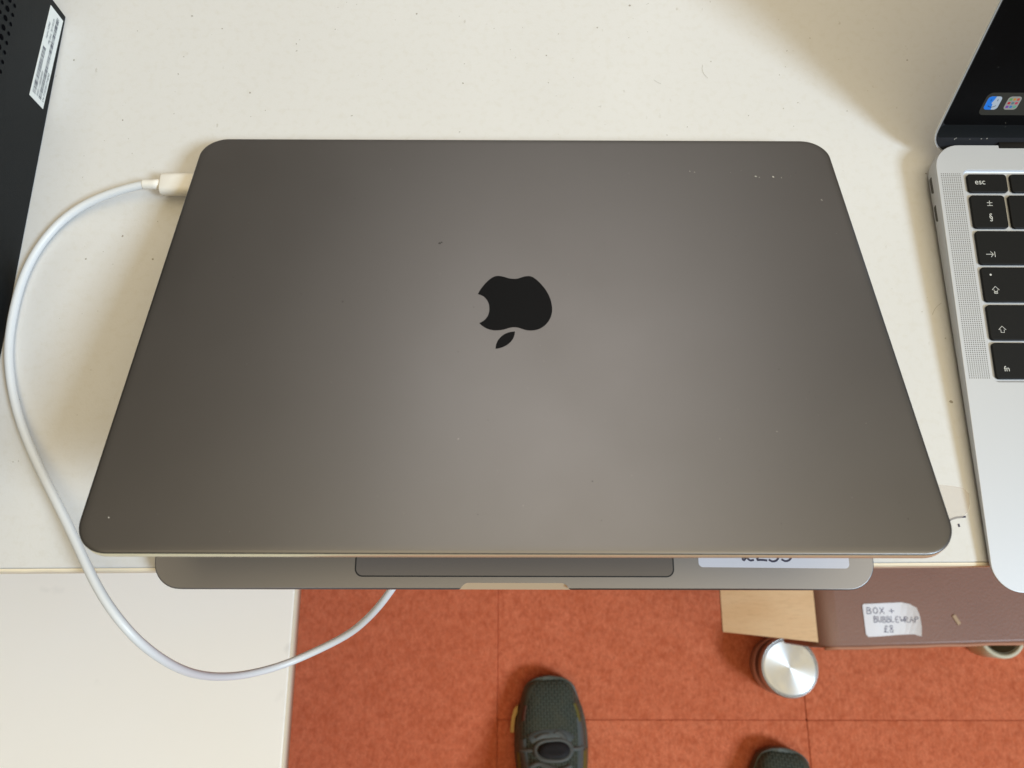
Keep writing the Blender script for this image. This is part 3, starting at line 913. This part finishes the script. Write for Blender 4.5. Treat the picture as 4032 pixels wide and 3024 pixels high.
# ------------------------------------------------------------------ round tin
tn = thing('metal_tin', (.4022, -.0905, FLOOR), 'round metal tin with a brushed silver lid standing on the red carpet', 'tin')
TH = .060
R_ = .0415
obj('body', lathe('body', [(0, 0), (R_ * .96, 0), (R_ * .985, .0015), (R_ * .985, .020), (R_ * .95, .022), (R_ * .93, .024), (R_ * .93, .050)], 64), 'tin_steel', tn)
obj('band', lathe('band', [(R_ * .955, .0245), (R_ * .965, .026), (R_ * .965, .043), (R_ * .955, .0445)], 64), 'tin_band', tn)
ld = obj('lid', lathe('lid', [(R_ * .97, .046), (R_ * 1.005, .0465), (R_ * 1.005, TH - .003), (R_ * .99, TH - .0012), (R_ * .965, TH - .0002), (R_ * .945, TH - .0004), (R_ * .93, TH - .0012)], 64), 'tin_steel', tn)
obj('brushed_disc', lathe('brushed_disc', [(R_ * .94, TH - .0012)] + [(R_ * .94 * (1 - i / 12), TH - .0010) for i in range(13)], 96), 'brushed_disc', ld)

# ------------------------------------------------------------------ cream roll by the box
tr_ = thing('tape_roll', (.7213, -.0438, FLOOR), 'cream ring-shaped roll on the carpet, mostly hidden by the brown box', 'roll')
obj('ring', lathe('ring', [(.0275, .001), (.0335, 0), (.0348, .0012), (.0349, .0485), (.0335, .0500), (.0300, .0500), (.0290, .0488), (.0288, .006)], 64), 'cream_paper', tr_)
obj('core', lathe('core', [(.0286, .0470), (.0272, .0475), (.0268, .0465), (.0268, .003), (.0, .002)], 48), 'cream_core', tr_)

# ------------------------------------------------------------------ trail shoes
WD = [(0, 0.0), (.0025, .0165), (.006, .0245), (.0105, .0310), (.02, .0372), (.032, .0408), (.045, .0455), (.060, .0490), (.075, .0508), (.095, .0515), (.12, .0500), (.15, .0455), (.18, .0405), (.21, .0370), (.24, .0350), (.262, .0330), (.278, .0270), (.286, .0180), (.290, 0.0)]
HT = [(0, .020), (.0015, .0255), (.006, .0325), (.014, .0390), (.030, .0462), (.060, .0560), (.09, .0670), (.13, .087), (.15, .095), (.18, .098), (.24, .098), (.27, .096), (.29, .085)]
SL = {}
def lerp(tab, d):
    """monotone cubic through the table"""
    key = id(tab)
    if key not in SL:
        n_ = len(tab)
        dl = [(tab[i + 1][1] - tab[i][1]) / (tab[i + 1][0] - tab[i][0]) for i in range(n_ - 1)]
        m_ = [dl[0]] + [0 if dl[i - 1] * dl[i] <= 0 else 2 * dl[i - 1] * dl[i] / (dl[i - 1] + dl[i]) for i in range(1, n_ - 1)] + [dl[-1]]
        SL[key] = m_
    m_ = SL[key]
    for i in range(len(tab) - 1):
        (a, va), (b, vb) = tab[i], tab[i + 1]
        if d <= b:
            h_ = b - a
            t_ = (d - a) / h_
            return va * (1 + 2 * t_) * (1 - t_) ** 2 + h_ * m_[i] * t_ * (1 - t_) ** 2 + vb * t_ * t_ * (3 - 2 * t_) + h_ * m_[i + 1] * t_ * t_ * (t_ - 1)
    return tab[-1][1]
def sole_z(d):          # toe spring
    return .010 * max(0, (.05 - d) / .05) ** 2
DS = [0, .0008, .0025, .006, .0105, .016, .024, .034, .045, .058, .072, .086, .1, .115, .13, .15, .17, .19, .21, .23, .25, .265, .277, .284, .288, .29]
def upper_pt(d, u, grow=0.0, side=1):
    """u from -1 (one side, at the sole) over the top to 1"""
    w_ = lerp(WD, d) * .985 + grow
    h_ = lerp(HT, d) + grow
    b_ = .018 + sole_z(d)
    a = (u + 1) / 2 * pi
    e = 0.72
    cx, sz = -cos(a), sin(a)
    x = math.copysign(abs(cx) ** e, cx) * w_
    z = b_ + abs(sz) ** .80 * max(h_ - b_, .002)
    skew = -.004 * sin(min(d / .12, 1) * pi / 2) * (sz)     # toe box leans to the big toe
    return Vector((side * (x + skew), -d, z))
def upper_mesh(d0, d1, u0, u1, grow, side, nu=28, nd=40, thick=False):
    V, F = [], []
    ds = [d0 + (d1 - d0) * (i / nd) ** 2 for i in range(nd + 1)]
    ds = [d if d < .25 else d for d in ds]
    for d in ds:
        for k in range(nu + 1):
            V.append(upper_pt(d, u0 + (u1 - u0) * k / nu, grow, side))
    for i in range(nd):
        for k in range(nu):
            a = i * (nu + 1) + k
            f = (a, a + 1, a + nu + 2, a + nu + 1)
            F.append(f if side < 0 else tuple(reversed(f)))
    return mesh('upper', V, F, True)
def shoe(name, loc, rz, side, label):
    s = thing(name, loc, label, 'shoe', rz, 'pair of dark green shoes on the carpet')
    # sole
    V, F = [], []
    ring = []
    for d in DS: ring.append((lerp(WD, d) + .0015 if 0 < d < .29 else 0, d))
    outline = [(w_, -d) for w_, d in ring] + [(-w_, -d) for w_, d in reversed(ring[1:-1])]
    k = len(outline)
    for lev, (g, z) in enumerate(((.93, .002), (1.0, .006), (1.015, .014), (.99, .021))):
        for x, y in outline:
            V.append((side * x * g, y * 1.0 + (.0015 if y > -.02 else 0) * g, z + sole_z(-y)))
    for j in range(3):
        for i in range(k):
            a, b = j * k + i, j * k + (i + 1) % k
            F.append((a, b, b + k, a + k))
    F.append(tuple(range(k))); F.append(tuple(range(3 * k, 4 * k)))
    me = mesh('sole', V, F); 
    bm_ = bmesh.new(); bm_.from_mesh(me); bmesh.ops.recalc_face_normals(bm_, faces=bm_.faces); bm_.to_mesh(me); bm_.free()
    obj('sole', me, 'shoe_rubber', s)
    # lugs under the sole
    V, F = [], []
    for i in range(9):
        for sx in (-1, 1):
            d = .02 + .029 * i
            w_ = lerp(WD, d)
            b = len(V)
            for z in (0.0, .004):
                for (dx, dy) in ((.25, -.008), (.9, -.008), (.9, .008), (.25, .008)):
                    V.append((sx * w_ * dx, -d + dy, z + sole_z(d)))
            F += [(b, b + 1, b + 2, b + 3), (b + 4, b + 5, b + 6, b + 7)] + [(b + q, b + (q + 1) % 4, b + 4 + (q + 1) % 4, b + 4 + q) for q in range(4)]
    obj('tread', mesh('tread', V, F), 'shoe_rubber', s)
    up = obj('upper', upper_mesh(.0, .29, -1, 1, 0, side, 44, 110), 'shoe_mesh', s)
    # toe rand: smooth rubber round the toe and low along the sides
    V, F = [], []
    nd, nu = 34, 10
    for sx in (-1, 1):
        b = len(V)
        for i in range(nd + 1):
            d = .0004 + (.150) * (i / nd) ** 1.5
            top = .62 if d < .012 else max(.16, .62 - (d - .012) * 6.0)
            for q in range(nu + 1):
                u = -1 + top * q / nu
                g = .0014 * (1 - (q / nu) ** 6)
                V.append(upper_pt(d, u * (-sx), g, side) if sx < 0 else upper_pt(d, u, g, side))
        for i in range(nd):
            for q in range(nu):
                a = b + i * (nu + 1) + q
                F.append((a, a + 1, a + nu + 2, a + nu + 1))
    me = mesh('toe_rand', V, F, True)
    bm_ = bmesh.new(); bm_.from_mesh(me); bmesh.ops.remove_doubles(bm_, verts=bm_.verts, dist=1e-5); bmesh.ops.recalc_face_normals(bm_, faces=bm_.faces); bm_.to_mesh(me); bm_.free()
    obj('toe_rand', me, 'shoe_rubber', s)
    def strip(nm, pts, wid, mat, grow=.0012, parent=None):
        """overlay band: pts = [(d, u)], laid on the upper"""
        V, F = [], []
        P = catmull([Vector((d, u, 0)) for d, u in pts], 6)
        for i, p in enumerate(P):
            dd = (P[min(i + 1, len(P) - 1)] - P[max(i - 1, 0)])
            nn = Vector((-dd.y * .05, dd.x / .05, 0))
            nn = Vector((nn.x, nn.y, 0))
            L_ = math.hypot(nn.x, nn.y * .05) or 1
            for sg, g in ((-1, .0001), (-.8, grow), (.8, grow), (1, .0001)):
                V.append(upper_pt(max(p.x + nn.x / L_ * wid / 2 * sg, .0005), p.y + nn.y / L_ * wid / 2 * sg, g, side))
        for i in range(len(P) - 1):
            for q in range(3):
                a = i * 4 + q
                F.append((a, a + 1, a + 5, a + 4))
        me = mesh(nm, V, F, True)
        bm_ = bmesh.new(); bm_.from_mesh(me); bmesh.ops.recalc_face_normals(bm_, faces=bm_.faces); bm_.to_mesh(me); bm_.free()
        return obj(nm, me, mat, parent or s)
    # overlays along both sides and over the vamp
    strip('overlay', [(.055, .62), (.085, .58), (.12, .52), (.15, .45)], .010, 'shoe_overlay')
    strip('overlay', [(.080, -.50), (.100, -.45), (.125, -.36), (.15, -.30)], .009, 'shoe_overlay')
    strip('overlay', [(.080, -.30), (.074, -.1), (.074, .12), (.082, .32)], .012, 'shoe_overlay')
    strip('vent', [(.037, -.56), (.047, -.55), (.057, -.53)], .0065, 'shoe_red')
    strip('vent', [(.036, .60), (.047, .62), (.060, .62)], .006, 'shoe_olive')
    strip('side_panel', [(.098, -.80), (.125, -.78), (.150, -.76)], .018, 'shoe_olive')
    strip('side_panel', [(.098, .82), (.125, .80), (.150, .78)], .018, 'shoe_olive')
    # laces and the dark lace pocket
    strip('lace', [(.0935, -.56), (.0930, -.40), (.0925, -.22)], .0050, 'shoe_lace', .0022)
    strip('lace', [(.0925, .30), (.0930, .46), (.0920, .62)], .0050, 'shoe_lace', .0022)
    strip('lace', [(.0785, -.17), (.0740, -.06), (.0735, .0)], .0052, 'shoe_lace', .0024)
    strip('lace', [(.0705, .06), (.0750, .14), (.0800, .19)], .0055, 'shoe_lace', .0024)
    strip('lace', [(.112, -.30), (.108, -.12), (.116, .06), (.112, .28)], .0055, 'shoe_lace', .0022)
    for nm, a, b, mat, g in (('lace_loop', .0185, .0130, 'shoe_lace', .0030), ('lace_pocket', .0128, .0, 'shoe_black', .0042)):
        V, F = [], []
        n_ = 32
        rr_ = ((a, .0002), (a * .94, g), ((b or .006), g), ((b * .95 or .00001), .0008 if b else g))
        for ra, gg in rr_:
            for q in range(n_):
                an = 2 * pi * q / n_
                V.append(upper_pt(.0925 + ra * .82 * sin(an), .055 + ra * cos(an) / .064, gg, side))
        for j in range(3):
            for q in range(n_):
                F.append((j * n_ + q, j * n_ + (q + 1) % n_, (j + 1) * n_ + (q + 1) % n_, (j + 1) * n_ + q))
        me = mesh(nm, V, F, True)
        bm_ = bmesh.new(); bm_.from_mesh(me); bmesh.ops.recalc_face_normals(bm_, faces=bm_.faces); bm_.to_mesh(me); bm_.free()
        obj(nm, me, mat, s)
    # collar and the dark foot opening
    ring3 = [Vector((side * .026 * cos(a), -.208 + .060 * sin(a), .099 + .006 * cos(2 * a))) for a in [2 * pi * q / 40 for q in range(41)]]
    obj('collar', tube('collar', ring3, .0075, 12), 'shoe_overlay', s)
    V = [(v.x, v.y, v.z + .001) for v in ring3[:-1]]
    obj('opening', mesh('opening', V, [tuple(range(40))]), 'shoe_black', s)
    # yellow tab standing out at the sole edge
    tabp = [(-.0475, -.038), (-.0530, -.044), (-.0565, -.055), (-.0585, -.068), (-.0588, -.075), (-.0535, -.075), (-.0535, -.068), (-.0515, -.056), (-.0475, -.047)]
    tabp = [(side * x, y) for x, y in tabp]
    me = plate('sole_tab', tabp if side < 0 else list(reversed(tabp)), .008, .022)
    bm_ = bmesh.new(); bm_.from_mesh(me); bmesh.ops.recalc_face_normals(bm_, faces=bm_.faces); bm_.to_mesh(me); bm_.free()
    obj('sole_tab', me, 'shoe_yellow', s)
    return s
shoe('shoe', (.0570, -.1058, FLOOR), radians(1.5), 1, 'dark green shoe with a yellow tab, nearly whole, at the bottom centre')
shoe('shoe', (.3940, -.2030, FLOOR), radians(-7), -1, 'toe tip of a dark green shoe cut off by the bottom edge')
